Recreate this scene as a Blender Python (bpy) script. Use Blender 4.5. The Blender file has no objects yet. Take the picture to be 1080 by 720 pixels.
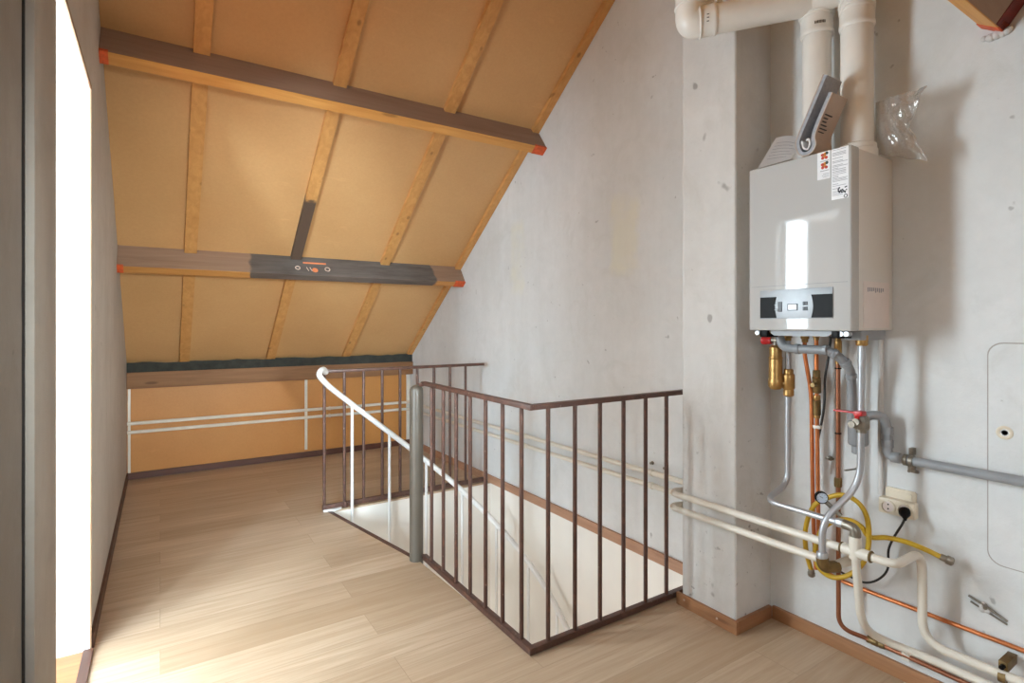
import bpy, bmesh, math, random
from mathutils import Vector, Matrix
random.seed(7)
PI = math.pi
scene = bpy.context.scene
COL = scene.collection

# ------------------------------------------------------------------ materials
def srgb(r, g, b):
    f = lambda c: (c/255/12.92) if c/255 <= .04045 else ((c/255+.055)/1.055)**2.4
    return (f(r), f(g), f(b), 1)

class NT:
    def __init__(self, name):
        self.m = bpy.data.materials.new(name)
        self.m.use_nodes = True
        self.t = self.m.node_tree
        self.t.nodes.clear()
        self.out = self.n('ShaderNodeOutputMaterial')
        self.b = self.n('ShaderNodeBsdfPrincipled')
        self.l(self.b.outputs[0], self.out.inputs[0])
    def n(self, typ, **kw):
        o = self.t.nodes.new(typ)
        for k, v in kw.items(): setattr(o, k, v)
        return o
    def l(self, a, b): self.t.links.new(a, b)
    def val(self, x, sock):
        if hasattr(x, 'is_output'): self.l(x, sock)
        else: sock.default_value = x
    def math(self, op, a, b=0.0, clamp=False):
        o = self.n('ShaderNodeMath', operation=op, use_clamp=clamp)
        self.val(a, o.inputs[0]); self.val(b, o.inputs[1])
        return o.outputs[0]
    def mix(self, f, a, b):
        o = self.n('ShaderNodeMix', data_type='RGBA')
        self.val(f, o.inputs['Factor']); self.val(a, o.inputs[6]); self.val(b, o.inputs[7])
        return o.outputs[2]
    def coord(self, which='Object', scale=(1, 1, 1), rot=(0, 0, 0)):
        if which == 'World':
            s = self.n('ShaderNodeNewGeometry').outputs['Position']
        else:
            s = self.n('ShaderNodeTexCoord').outputs[which]
        mp = self.n('ShaderNodeMapping')
        mp.inputs['Scale'].default_value = scale
        mp.inputs['Rotation'].default_value = rot
        self.l(s, mp.inputs[0])
        return mp.outputs[0]
    def noise(self, vec, scale, detail=4, rough=.55, lo=.35, hi=.65, dist=0):
        o = self.n('ShaderNodeTexNoise')
        o.inputs['Scale'].default_value = scale
        o.inputs['Detail'].default_value = detail
        o.inputs['Roughness'].default_value = rough
        o.inputs['Distortion'].default_value = dist
        self.l(vec, o.inputs['Vector'])
        r = self.n('ShaderNodeMapRange')
        r.inputs['From Min'].default_value = lo
        r.inputs['From Max'].default_value = hi
        self.l(o.outputs[0], r.inputs[0])
        return r.outputs[0]
    def sep(self, vec):
        o = self.n('ShaderNodeSeparateXYZ'); self.l(vec, o.inputs[0]); return o.outputs
    def band(self, x, a, b, soft=.01):
        """1 between a and b with soft edges"""
        r1 = self.n('ShaderNodeMapRange', interpolation_type='SMOOTHSTEP')
        self.val(x, r1.inputs[0]); r1.inputs[1].default_value = a-soft; r1.inputs[2].default_value = a+soft
        r2 = self.n('ShaderNodeMapRange', interpolation_type='SMOOTHSTEP')
        self.val(x, r2.inputs[0]); r2.inputs[1].default_value = b-soft; r2.inputs[2].default_value = b+soft
        r2.inputs[3].default_value = 1; r2.inputs[4].default_value = 0
        return self.math('MULTIPLY', r1.outputs[0], r2.outputs[0])
    def bump(self, h, strength=.2, dist=.004):
        o = self.n('ShaderNodeBump')
        o.inputs['Strength'].default_value = strength
        o.inputs['Distance'].default_value = dist
        self.l(h, o.inputs['Height'])
        self.l(o.outputs[0], self.b.inputs['Normal'])
    def fin(self, col, rough=.6, metal=0, spec=None, coat=0):
        self.val(col, self.b.inputs['Base Color'])
        self.val(rough, self.b.inputs['Roughness'])
        self.b.inputs['Metallic'].default_value = metal
        if spec is not None: self.b.inputs['Specular IOR Level'].default_value = spec
        self.b.inputs['Coat Weight'].default_value = coat
        return self.m

def plain(name, c, rough=.5, metal=0, var=.12, scale=30, spec=None, coat=0):
    t = NT(name)
    d = (c[0]*(1-var), c[1]*(1-var), c[2]*(1-var), 1)
    f = t.noise(t.coord('Object'), scale)
    return t.fin(t.mix(f, c, d), rough, metal, spec, coat)

def wood(name, c1, c2, axis='x', rough=.6, knots=True, stain=None):
    t = NT(name)
    sc = {'x': (2, 28, 28), 'y': (28, 2, 28), 'z': (28, 28, 2)}[axis]
    v = t.coord('World', sc)
    g = t.noise(v, 1.0, 5, .6, .3, .7, .6)
    big = t.noise(t.coord('World', tuple(s*.12 for s in sc)), 1.0, 3, .5, .3, .7)
    col = t.mix(t.math('MULTIPLY', g, .75), c1, c2)
    col = t.mix(t.math('MULTIPLY', big, .3), col, c2)
    if knots:
        o = t.n('ShaderNodeTexVoronoi'); o.inputs['Scale'].default_value = 1
        ks = {'x': (2.2, 9, 9), 'y': (9, 2.2, 9), 'z': (9, 9, 2.2)}[axis]
        t.l(t.coord('World', ks), o.inputs['Vector'])
        k = t.band(o.outputs['Distance'], -1, .1, .04)
        col = t.mix(t.math('MULTIPLY', k, .55), col, (c2[0]*.35, c2[1]*.3, c2[2]*.3, 1))
    if stain: col = stain(t, col)
    t.bump(g, .12, .002)
    return t.fin(col, rough)

def plaster(name, c, c2, marks=None, rough=.85):
    t = NT(name)
    w = t.coord('World')
    cloud = t.noise(w, 1.3, 5, .6, .3, .7)
    fine = t.noise(w, 14, 5, .65, .35, .65)
    streak = t.noise(t.coord('World', (5, 5, .7)), 1.0, 4, .6, .45, .8)
    col = t.mix(t.math('MULTIPLY', cloud, .8), c, c2)
    blot = t.noise(w, 4.5, 6, .7, .52, .72, .8)
    col = t.mix(t.math('MULTIPLY', blot, .4), col, (c2[0]*.86, c2[1]*.85, c2[2]*.81, 1))
    col = t.mix(t.math('MULTIPLY', streak, .4), col, (c2[0]*.86, c2[1]*.855, c2[2]*.82, 1))
    col = t.mix(t.math('MULTIPLY', fine, .18), col, (c2[0]*.82, c2[1]*.82, c2[2]*.82, 1))
    spots = t.noise(w, 23, 2, .5, .73, .78)
    col = t.mix(t.math('MULTIPLY', spots, .42), col, (.12, .11, .10, 1))
    if marks: col = marks(t, w, col)
    t.bump(t.noise(w, 38, 6, .7, .2, .8), .25, .004)
    return t.fin(col, rough)

def wall_marks(t, w, col):
    x, y, z = t.sep(w)
    wob = t.math('MULTIPLY', t.math('SUBTRACT', t.noise(w, 9, 4, .6, 0, 1), .5), .12)
    yy = t.math('ADD', y, wob); zz = t.math('ADD', z, wob)
    yel = srgb(224, 219, 188)
    for (a, b, c, d, s) in ((3.37, 3.55, 1.55, 2.06, .35), (2.22, 2.43, 1.60, 2.06, .4)):
        m = t.math('MULTIPLY', t.band(yy, a, b, .03), t.band(zz, c, d, .05))
        m = t.math('MULTIPLY', m, t.noise(w, 4, 4, .6, .25, .6))
        col = t.mix(t.math('MULTIPLY', m, s), col, yel)
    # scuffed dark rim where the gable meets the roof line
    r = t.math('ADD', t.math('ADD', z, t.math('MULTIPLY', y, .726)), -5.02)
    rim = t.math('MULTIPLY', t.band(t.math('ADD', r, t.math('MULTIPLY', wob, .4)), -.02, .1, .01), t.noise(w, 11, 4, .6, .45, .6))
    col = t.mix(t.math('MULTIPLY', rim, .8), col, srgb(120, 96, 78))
    return col

def pillar_marks(t, w, col):
    x, y, z = t.sep(w)
    dn = t.noise(t.coord('World', (1, 1, .8)), 9, 2, .4, .72, .75)
    col = t.mix(t.math('MULTIPLY', dn, .6), col, srgb(112, 104, 98))
    low = t.band(z, -.5, .75, .35)
    sp = t.noise(w, 26, 3, .6, .66, .74)
    col = t.mix(t.math('MULTIPLY', t.math('MULTIPLY', low, sp), .75), col, srgb(96, 84, 74))
    return col

M = {}
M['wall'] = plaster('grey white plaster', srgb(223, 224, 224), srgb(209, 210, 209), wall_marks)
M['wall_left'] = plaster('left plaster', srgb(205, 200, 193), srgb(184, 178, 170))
M['pillar'] = plaster('pillar plaster', srgb(216, 214, 211), srgb(200, 197, 193), pillar_marks)
M['patch'] = plaster('plaster patch', srgb(213, 211, 208), srgb(200, 197, 194))
M['crack'] = plain('crack', srgb(172, 166, 160), .9)
M['white'] = plain('white paint wall', srgb(236, 236, 234), .7, var=.03, scale=4)
M['wellwhite'] = plain('white stairwell paint', srgb(236, 232, 224), .6, var=.04, scale=3)
M['dormer'] = plain('grey dormer plaster', srgb(150, 147, 143), .85, var=.06, scale=4)
M['backlit'] = plaster('grey cement plaster', srgb(158, 150, 141), srgb(128, 120, 111))  # near wall plaster, darkened so its colour carries the backlit shade
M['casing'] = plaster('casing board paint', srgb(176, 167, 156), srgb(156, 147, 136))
M['edge'] = wood('brown board edge', srgb(160, 130, 98), srgb(128, 98, 70), 'z', knots=False)
M['darktrim'] = wood('dark reddish baseboard', srgb(98, 62, 46), srgb(66, 40, 30), 'y', .5, False)
M['darktrimx'] = wood('dark reddish baseboard across', srgb(98, 58, 42), srgb(66, 36, 26), 'x', .5, False)
M['base'] = wood('honey baseboard', srgb(172, 124, 86), srgb(130, 88, 58), 'y', .5, True)
M['basex'] = wood('honey baseboard across', srgb(166, 118, 82), srgb(126, 84, 56), 'x', .5, True)
M['stairbase'] = wood('faded baseboard', srgb(186, 146, 118), srgb(150, 108, 84), 'y', .6, False)
M['sillwood'] = wood('honey floor board', srgb(184, 122, 70), srgb(150, 92, 48), 'x', .4, False)

def board(name, c, c2, c3):
    t = NT(name)
    w = t.coord('World')
    a = t.noise(w, 1.6, 5, .6, .3, .7)
    f = t.noise(w, 60, 4, .7, .3, .7)
    sc = t.noise(t.coord('World', (3, 11, 11)), 1.0, 6, .7, .62, .7)
    col = t.mix(t.math('MULTIPLY', a, .55), c, c2)
    col = t.mix(t.math('MULTIPLY', f, .16), col, c3)
    col = t.mix(t.math('MULTIPLY', sc, .22), col, (min(1, c[0]*1.25), min(1, c[1]*1.25), min(1, c[2]*1.3), 1))
    return t.fin(col, t.math('ADD', t.math('MULTIPLY', f, .12), .44), spec=.4)
M['board'] = board('tan hardboard', srgb(209, 164, 112), srgb(194, 148, 96), srgb(168, 122, 74))
M['kneeboard'] = board('orange hardboard', srgb(198, 138, 74), srgb(182, 120, 60), srgb(156, 98, 46))

def b2stain(t, col):
    x, y, z = t.sep(t.coord('World'))
    m = t.band(t.math('ADD', y, t.math('MULTIPLY', t.noise(t.coord('World'), 12, 3), .04)), 3.92, 4.6, .02)
    return t.mix(t.math('MULTIPLY', m, .92), col, srgb(70, 60, 56))
def p2stain(t, col):
    x, y, z = t.sep(t.coord('World'))
    m = t.band(t.math('ADD', x, t.math('MULTIPLY', t.noise(t.coord('World'), 9, 3), .03)), .56, 2.02, .01)
    n = t.noise(t.coord('World', (3, 20, 20)), 1, 5, .6, .3, .7)
    dark = t.mix(n, srgb(104, 98, 94), srgb(70, 64, 60))
    return t.mix(t.math('MULTIPLY', m, .95), col, dark)
PINE = (srgb(214, 160, 96), srgb(182, 126, 66))
M['batten'] = wood('pine batten', *PINE, 'y')
M['batten_stained'] = wood('pine batten stained', *PINE, 'y', stain=b2stain)
M['purlin_face'] = wood('dusty brown beam face', srgb(164, 138, 118), srgb(138, 110, 92), 'x', .8, False)
M['purlin_under'] = wood('orange beam edge', srgb(222, 166, 92), srgb(186, 124, 56), 'x', .55)
M['purlin_face2'] = wood('stained beam face', srgb(160, 132, 110), srgb(134, 104, 84), 'x', .8, False, p2stain)
M['purlin_under2'] = wood('stained beam edge', srgb(206, 150, 86), srgb(170, 112, 52), 'x', .55, True, p2stain)
M['plate'] = wood('brown wall plate', srgb(150, 108, 72), srgb(118, 80, 50), 'x', .7)
M['felt'] = plain('dark roofing felt', srgb(58, 58, 52), .9, var=.4, scale=14)
M['redpaint'] = plain('orange red primer', srgb(222, 96, 48), .6, var=.3, scale=40)
M['darkred'] = plain('dark red primer', srgb(122, 34, 22), .6, var=.3, scale=30)
M['whitemark'] = plain('chalky mark', srgb(214, 190, 172), .8, var=.3, scale=80)
M['orangemark'] = plain('orange mark', srgb(226, 132, 84), .8, var=.15, scale=80)

def floor_mat():
    t = NT('light oak planks')
    w = t.coord('World')
    br = t.n('ShaderNodeTexBrick')
    br.offset = .37; br.offset_frequency = 2; br.squash = 1
    t.l(w, br.inputs['Vector'])
    br.inputs['Color1'].default_value = (0, 0, 0, 1); br.inputs['Color2'].default_value = (1, 1, 1, 1)
    br.inputs['Mortar'].default_value = (.5, .5, .5, 1)
    br.inputs['Scale'].default_value = 1; br.inputs['Mortar Size'].default_value = .0012
    br.inputs['Mortar Smooth'].default_value = 0
    br.inputs['Brick Width'].default_value = 1.22; br.inputs['Row Height'].default_value = .185
    rnd = t.sep(br.outputs['Color'])[0]
    x, y, z = t.sep(w)
    cx = t.n('ShaderNodeCombineXYZ')
    t.l(t.math('ADD', t.math('MULTIPLY', x, 1.1), t.math('MULTIPLY', rnd, 37)), cx.inputs[0])
    t.l(t.math('MULTIPLY', y, 15), cx.inputs[1]); t.l(t.math('MULTIPLY', rnd, 11), cx.inputs[2])
    g = t.noise(cx.outputs[0], 1.3, 6, .62, .3, .7, 1.1)
    cy = t.n('ShaderNodeCombineXYZ')
    t.l(t.math('ADD', t.math('MULTIPLY', x, 2.5), t.math('MULTIPLY', rnd, 17)), cy.inputs[0])
    t.l(t.math('MULTIPLY', y, 70), cy.inputs[1])
    fine = t.noise(cy.outputs[0], 1.5, 4, .6, .35, .65)
    base = t.mix(rnd, srgb(210, 189, 164), srgb(182, 158, 131))
    col = t.mix(t.math('MULTIPLY', g, .6), base, srgb(164, 136, 106))
    col = t.mix(t.math('MULTIPLY', fine, .22), col, srgb(150, 122, 94))
    seam = t.math('MULTIPLY', br.outputs['Fac'], .3)
    col = t.mix(seam, col, srgb(110, 84, 60))
    rough = t.math('ADD', t.math('MULTIPLY', g, .12), .36)
    t.bump(t.math('SUBTRACT', t.math('MULTIPLY', fine, .3), br.outputs['Fac']), .15, .001)
    return t.fin(col, rough, spec=.45)
M['floor'] = floor_mat()

def rail_mat():
    t = NT('brown painted iron')
    w = t.coord('World')
    n = t.noise(w, 24, 5, .65, .5, .62)
    col = t.mix(t.math('MULTIPLY', n, .5), srgb(84, 58, 49), srgb(116, 78, 64))
    s = t.noise(w, 60, 2, .5, .72, .76)
    col = t.mix(t.math('MULTIPLY', s, .6), col, srgb(196, 176, 164))
    return t.fin(col, .42)
M['rail'] = rail_mat()
M['newel'] = plain('grey brown post paint', srgb(92, 84, 74), .36, var=.12, scale=9)
M['whiterail'] = plain('white gloss handrail', srgb(228, 228, 226), .3, var=.04)
M['tread'] = plain('pale stair tread', srgb(214, 206, 194), .5, var=.1, scale=8)
M['pvc'] = plain('cream white flue plastic', srgb(234, 231, 225), .35, var=.05, scale=8)
M['band'] = plain('grey print', srgb(96, 92, 90), .6)
M['casing_white'] = plain('boiler white enamel', srgb(188, 187, 185), .05, var=.015, scale=3, spec=.35)
M['casing_side'] = plain('boiler side steel', srgb(216, 211, 204), .3, var=.02, scale=3)
M['silver'] = plain('silver plastic', srgb(160, 164, 168), .4, .2, var=.08)
M['black'] = plain('black plastic', srgb(24, 22, 22), .35, var=.2, spec=.06)
M['screen'] = plain('pale display', srgb(214, 220, 222), .2, var=.04)
M['button'] = plain('dark grey button', srgb(84, 88, 94), .4)
M['label'] = plain('white sticker', srgb(236, 236, 238), .5, var=.02)
M['sidelabel'] = plain('pale pinkish sticker', srgb(226, 214, 208), .5, var=.04)
M['print'] = plain('sticker print', srgb(150, 150, 156), .6)
M['printdark'] = plain('sticker print dark', srgb(40, 42, 52), .6)
M['petalred'] = plain('red petal', srgb(206, 66, 44), .5, var=.05)
M['petalorange'] = plain('orange petal', srgb(238, 150, 60), .5, var=.05)
M['petalgreen'] = plain('dark green leaf', srgb(58, 72, 58), .5, var=.05)
M['steel'] = plain('zinc steel pipe', srgb(188, 190, 194), .42, .6, var=.08, scale=12)
M['brass'] = plain('brass', srgb(190, 150, 92), .4, .75, var=.22, scale=30)
M['olive'] = plain('tarnished brass', srgb(136, 112, 72), .45, .7, var=.3, scale=40)
M['nickel'] = plain('dull nickel', srgb(150, 142, 130), .42, .7, var=.25, scale=40)
M['copper'] = plain('bright copper', srgb(222, 138, 88), .34, .8, var=.2, scale=14)
M['oldcopper'] = plain('dull brown copper', srgb(166, 108, 80), .42, .7, var=.2, scale=14)
M['pipewhite'] = plain('cream painted pipe', srgb(224, 217, 204), .35, var=.07, scale=9)
M['grey'] = plain('grey drain plastic', srgb(146, 148, 151), .4, var=.08, scale=9)
M['red'] = plain('red lacquer', srgb(196, 40, 44), .35, var=.1)
M['yellow'] = plain('yellow hose rubber', srgb(206, 168, 44), .45, var=.12, scale=18)
M['cable'] = plain('black rubber cable', srgb(36, 34, 34), .5)
M['socket'] = plain('aged cream socket plastic', srgb(224, 213, 192), .4, var=.06, scale=18)
M['dial'] = plain('pale blue dial', srgb(196, 212, 230), .3, var=.06)
M['paper'] = plain('white paper', srgb(226, 224, 224), .7, var=.04)
M['papergrey'] = plain('grey page edges', srgb(170, 172, 178), .7, var=.18, scale=90)
M['cover'] = plain('pinkish booklet cover', srgb(190, 172, 158), .6, var=.05)
M['hole'] = plain('dark hole', srgb(40, 34, 30), .9)
def bag_mat():
    t = NT('clear plastic bag')
    tr = t.n('ShaderNodeBsdfTransparent')
    tr.inputs[0].default_value = (.96, .95, .94, 1)
    gl = t.n('ShaderNodeBsdfGlossy'); gl.inputs['Roughness'].default_value = .12
    df = t.n('ShaderNodeBsdfDiffuse'); df.inputs[0].default_value = (.8, .78, .76, 1)
    lw = t.n('ShaderNodeLayerWeight'); lw.inputs[0].default_value = .45
    f = t.math('ADD', t.math('MULTIPLY', lw.outputs['Facing'], .45), .06, True)
    a = t.n('ShaderNodeMixShader'); t.l(f, a.inputs[0]); t.l(tr.outputs[0], a.inputs[1]); t.l(gl.outputs[0], a.inputs[2])
    b = t.n('ShaderNodeMixShader'); b.inputs[0].default_value = .12
    t.l(a.outputs[0], b.inputs[1]); t.l(df.outputs[0], b.inputs[2])
    t.l(b.outputs[0], t.out.inputs[0])
    return t.m
M['bag'] = bag_mat()

# ------------------------------------------------------------------ mesh helpers
def fillet(pts, r, n=7):
    pts = [Vector(p) for p in pts]
    out = [pts[0]]
    for i in range(1, len(pts)-1):
        a, b, c = pts[i-1], pts[i], pts[i+1]
        da, dc = (a-b), (c-b)
        k = min(r, da.length*.48, dc.length*.48)
        p, q = b+da.normalized()*k, b+dc.normalized()*k
        for j in range(n+1):
            t = j/n
            out.append(p*(1-t)**2 + b*2*t*(1-t) + q*t*t)
    out.append(pts[-1])
    return out

def spline(pts, n=8):
    P = [Vector(p) for p in pts]
    P = [P[0]*2-P[1]] + P + [P[-1]*2-P[-2]]
    out = []
    for i in range(1, len(P)-2):
        for j in range(n):
            t = j/n
            a, b, c, d = P[i-1:i+3]
            out.append(.5*((2*b)+(c-a)*t+(2*a-5*b+4*c-d)*t*t+(3*b-a-3*c+d)*t**3))
    out.append(P[-2])
    return out

class MB:
    def __init__(self): self.bm = bmesh.new()
    def box(self, x0, x1, y0, y1, z0, z1, bevel=0, seg=2):
        r = bmesh.ops.create_cube(self.bm, size=1, matrix=Matrix.LocRotScale(((x0+x1)/2, (y0+y1)/2, (z0+z1)/2), None, (x1-x0, y1-y0, z1-z0)))
        if bevel:
            es = list({e for v in r['verts'] for e in v.link_edges})
            bmesh.ops.bevel(self.bm, geom=es, offset=bevel, segments=seg, affect='EDGES', profile=.6)
        return self
    def prism(self, poly, axis, a, b):
        """poly: 2-D points; axis 'x': (y,z), 'y': (x,z), 'z': (x,y)"""
        def mk(p, h):
            return {'x': (h, p[0], p[1]), 'y': (p[0], h, p[1]), 'z': (p[0], p[1], h)}[axis]
        lo = [self.bm.verts.new(mk(p, a)) for p in poly]
        hi = [self.bm.verts.new(mk(p, b)) for p in poly]
        n = len(poly)
        fs = [self.bm.faces.new(lo[::-1]), self.bm.faces.new(hi)]
        for i in range(n):
            fs.append(self.bm.faces.new((lo[i], lo[(i+1) % n], hi[(i+1) % n], hi[i])))
        bmesh.ops.recalc_face_normals(self.bm, faces=fs)
        return self
    def tube(self, pts, r, seg=12, caps=True, r2=None):
        pts = [Vector(p) for p in pts]
        rings = []
        up = None
        n = len(pts)
        for i, p in enumerate(pts):
            t = (pts[min(i+1, n-1)]-pts[max(i-1, 0)]).normalized()
            if up is None:
                up = Vector((0, 0, 1)) if abs(t.z) < .9 else Vector((1, 0, 0))
            s = t.cross(up)
            if s.length < 1e-5: s = t.orthogonal()
            s.normalize(); up = s.cross(t).normalized()
            rr = r if r2 is None else r+(r2-r)*i/(n-1)
            rings.append([self.bm.verts.new(p+(s*math.cos(2*PI*k/seg)+up*math.sin(2*PI*k/seg))*rr) for k in range(seg)])
        for a, b in zip(rings, rings[1:]):
            for k in range(seg):
                f = self.bm.faces.new((a[k], a[(k+1) % seg], b[(k+1) % seg], b[k])); f.smooth = True
        if caps:
            self.bm.faces.new(rings[0][::-1]); self.bm.faces.new(rings[-1])
        return self
    def lathe(self, prof, origin, axis, seg=24):
        """prof: (radius, height along axis)"""
        o = Vector(origin); ax = Vector(axis).normalized()
        s = ax.orthogonal().normalized(); u = ax.cross(s)
        rings = []
        for (r, h) in prof:
            r = max(r, 1e-4)
            rings.append([self.bm.verts.new(o+ax*h+(s*math.cos(2*PI*k/seg)+u*math.sin(2*PI*k/seg))*r) for k in range(seg)])
        for a, b in zip(rings, rings[1:]):
            for k in range(seg):
                f = self.bm.faces.new((a[k], a[(k+1) % seg], b[(k+1) % seg], b[k])); f.smooth = True
        self.bm.faces.new(rings[0][::-1]); self.bm.faces.new(rings[-1])
        return self
    def torus(self, c, axis, R, r, seg=28, rs=8):
        c = Vector(c); ax = Vector(axis).normalized(); s = ax.orthogonal().normalized(); u = ax.cross(s)
        rings = []
        for i in range(seg):
            d = s*math.cos(2*PI*i/seg)+u*math.sin(2*PI*i/seg)
            rings.append([self.bm.verts.new(c+d*(R+r*math.cos(2*PI*k/rs))+ax*r*math.sin(2*PI*k/rs)) for k in range(rs)])
        for i in range(seg):
            a, b = rings[i], rings[(i+1) % seg]
            for k in range(rs):
                f = self.bm.faces.new((a[k], a[(k+1) % rs], b[(k+1) % rs], b[k])); f.smooth = True
        return self
    def bounds(self):
        v = [x.co for x in self.bm.verts]
        return [min(c[i] for c in v) for i in range(3)], [max(c[i] for c in v) for i in range(3)]
    def build(self, name, mat, parent=None):
        bmesh.ops.recalc_face_normals(self.bm, faces=self.bm.faces[:])
        lo, hi = self.bounds()
        o0 = parent_loc(parent) if parent else Vector(((lo[0]+hi[0])/2, (lo[1]+hi[1])/2, lo[2]))
        bmesh.ops.translate(self.bm, verts=self.bm.verts[:], vec=-o0)
        me = bpy.data.meshes.new(name)
        self.bm.to_mesh(me); self.bm.free()
        me.materials.append(mat)
        me.set_sharp_from_angle(angle=math.radians(40))
        o = bpy.data.objects.new(name, me); COL.objects.link(o)
        if parent: o.parent = parent
        else: o.location = o0
        return o

def parent_loc(o):
    l = Vector((0, 0, 0))
    while o:
        l += o.location; o = o.parent
    return l

def tag(o, label, cat, group=None, kind=None):
    o['label'] = label; o['category'] = cat
    if group: o['group'] = group
    if kind: o['kind'] = kind
    return o
def thing(name, label, cat, loc, group=None):
    o = bpy.data.objects.new(name, None); COL.objects.link(o)
    o.location = loc; o.empty_display_size = .05
    return tag(o, label, cat, group)
def struct(o, label, cat):
    o['kind'] = 'structure'; o['label'] = label; o['category'] = cat
    return o

# ------------------------------------------------------------------ dimensions
XL, XR, YB, YF = -.235, 2.29, 5.57, -1.6
K = .726
far_roof = lambda y: 5.02-K*y
near_roof = lambda y: 2.039+K*y
YR = (5.02-2.039)/(2*K)            # ridge
ZR = far_roof(YR)
UP = Vector((0, -.809, .588))      # up the far slope
DN = Vector((0, -.588, -.809))     # out of the far slope, into the room
OY0, OY1, OZ = 1.75, 2.74, 2.25    # opening in the left wall
WX = 1.2                           # stair opening

# ------------------------------------------------------------------ room shell
b = MB()
b.prism([(XL, YF), (XR, YF), (XR, 1.76), (XL, 1.76)], 'z', -.2, 0)
b.prism([(XL, 1.76), (1.235, 1.76), (1.195, 2.81), (.985, 3.87), (XL, 3.87)], 'z', -.2, 0)
b.prism([(XL, 3.87), (XR, 3.87), (XR, YB), (XL, YB)], 'z', -.2, 0)
struct(b.build('floor', M['floor']), 'light oak plank floor of the attic landing', 'floor')

gable = [(YF, 0), (YB, 0), (YB, far_roof(YB)), (YR, ZR), (YF, near_roof(YF))]
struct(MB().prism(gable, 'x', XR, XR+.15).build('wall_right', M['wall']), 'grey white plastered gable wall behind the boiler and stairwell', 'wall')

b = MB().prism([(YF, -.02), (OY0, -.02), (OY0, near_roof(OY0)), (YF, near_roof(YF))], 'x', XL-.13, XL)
struct(b.build('wall_left_near', M['backlit']), 'grey plaster wall at the near side of the doorway, backlit shade in its colour', 'wall')
b = MB()
b.prism([(OY0, OZ), (OY1, OZ), (OY1, far_roof(OY1)), (YR, ZR), (OY0, near_roof(OY0))], 'x', XL-.13, XL)
b.prism([(OY1, -.02), (YB, -.02), (YB, far_roof(YB)), (OY1, far_roof(OY1))], 'x', XL-.13, XL)
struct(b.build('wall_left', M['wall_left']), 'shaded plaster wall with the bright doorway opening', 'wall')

struct(MB().box(XL-.1, XR+.1, YB, YB+.1, -.2, 1.02).build('wall_back', M['kneeboard']), 'low orange hardboard knee wall under the roof slope', 'wall')
struct(MB().box(XL-.1, XR+.1, YF-.1, YF, -.2, near_roof(YF)+.1).build('wall_front', M['board']), 'hardboard knee wall at the camera side', 'wall')
b = MB().prism([(YB+.1, far_roof(YB+.1)), (YB+.1, far_roof(YB+.1)+.08), (YR, ZR+.08), (YR, ZR)], 'x', XL-.13, XR+.15)
struct(b.build('ceiling', M['board']), 'sloping tan hardboard roof lining above the landing', 'ceiling')
S0, S1, SY0, SY1 = -.15, .95, -1.3, -.3      # unseen roof window added for fill light: x0 x1 y0 y1
def near_strip(b, ya, yb, xa, xb):
    b.prism([(ya, near_roof(ya)), (yb, near_roof(yb)), (yb, near_roof(yb)+.08), (ya, near_roof(ya)+.08)], 'x', xa, xb)
b = MB()
near_strip(b, YF-.1, SY0, XL-.13, XR+.15); near_strip(b, SY1, YR, XL-.13, XR+.15)
near_strip(b, SY0, SY1, XL-.13, S0); near_strip(b, SY0, SY1, S1, XR+.15)
struct(b.build('ceiling_near', M['board']), 'second hardboard roof slope above the boiler', 'ceiling')

b = MB()
for (ya, yb, xa, xb) in ((SY0, SY1, S0, S0+.05), (SY0, SY1, S1-.05, S1), (SY0, SY0+.045, S0+.05, S1-.05), (SY1-.045, SY1, S0+.05, S1-.05)):
    b.prism([(ya, near_roof(ya)-.01), (yb, near_roof(yb)-.01), (yb, near_roof(yb)+.08), (ya, near_roof(ya)+.08)], 'x', xa, xb)
struct(b.build('added_roof_window', M['white']), 'white frame of an added unseen roof window in the near slope', 'window')
# pillar
PX, PY0, PY1 = 2.036, 1.41, 1.69
b = MB().prism([(PY0, 0), (PY1, 0), (PY1, near_roof(PY1)), (PY0, near_roof(PY0))], 'x', PX, XR)
es = [e for e in b.bm.edges if abs(e.verts[0].co.x-PX) < 1e-4 and abs(e.verts[1].co.x-PX) < 1e-4 and abs(e.verts[0].co.z-e.verts[1].co.z) > .5]
bmesh.ops.bevel(b.bm, geom=es, offset=.005, segments=1, affect='EDGES')
struct(b.build('wall_pillar', M['pillar']), 'scuffed white chimney pillar between stairwell and boiler', 'pillar')

# baseboards
H = .055
struct(MB().box(XL, XR, YB-.016, YB, 0, .055).build('baseboard_back', M['darktrimx']), 'dark red brown baseboard under the orange knee wall', 'baseboard')
struct(MB().box(XL, XL+.012, OY1+.01, YB-.016, 0, .06).build('baseboard_left', M['darktrim']), 'dark baseboard along the left wall', 'baseboard')
struct(MB().box(XR-.016, XR, PY1, YB-.016, 0, .06).build('baseboard_stair', M['stairbase']), 'faded brown baseboard along the top of the stairwell wall', 'baseboard')
struct(MB().box(XR-.016, XR, YF, PY0-.016, 0, H, .002).build('baseboard_right', M['base']), 'honey brown baseboard below the boiler wall', 'baseboard')
b = MB().box(PX-.016, PX, PY0-.016, PY1+.02, 0, H, .002)
pb = struct(b.build('baseboard_pillar', M['base']), 'honey brown baseboard across the front of the pillar', 'baseboard')
for (y, z) in ((1.665, .036), (1.49, .03)):
    MB().lathe([(.0055, 0), (.0045, .002), (.001, .003)], (PX-.0158, y, z), (-1, 0, 0), 10).build('screw_head', M['whitemark'], pb)
struct(MB().box(PX, XR-.016, PY0-.016, PY0, 0, H, .002).build('baseboard_pillar_side', M['basex']), 'honey brown baseboard on the boiler side of the pillar', 'baseboard')

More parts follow.
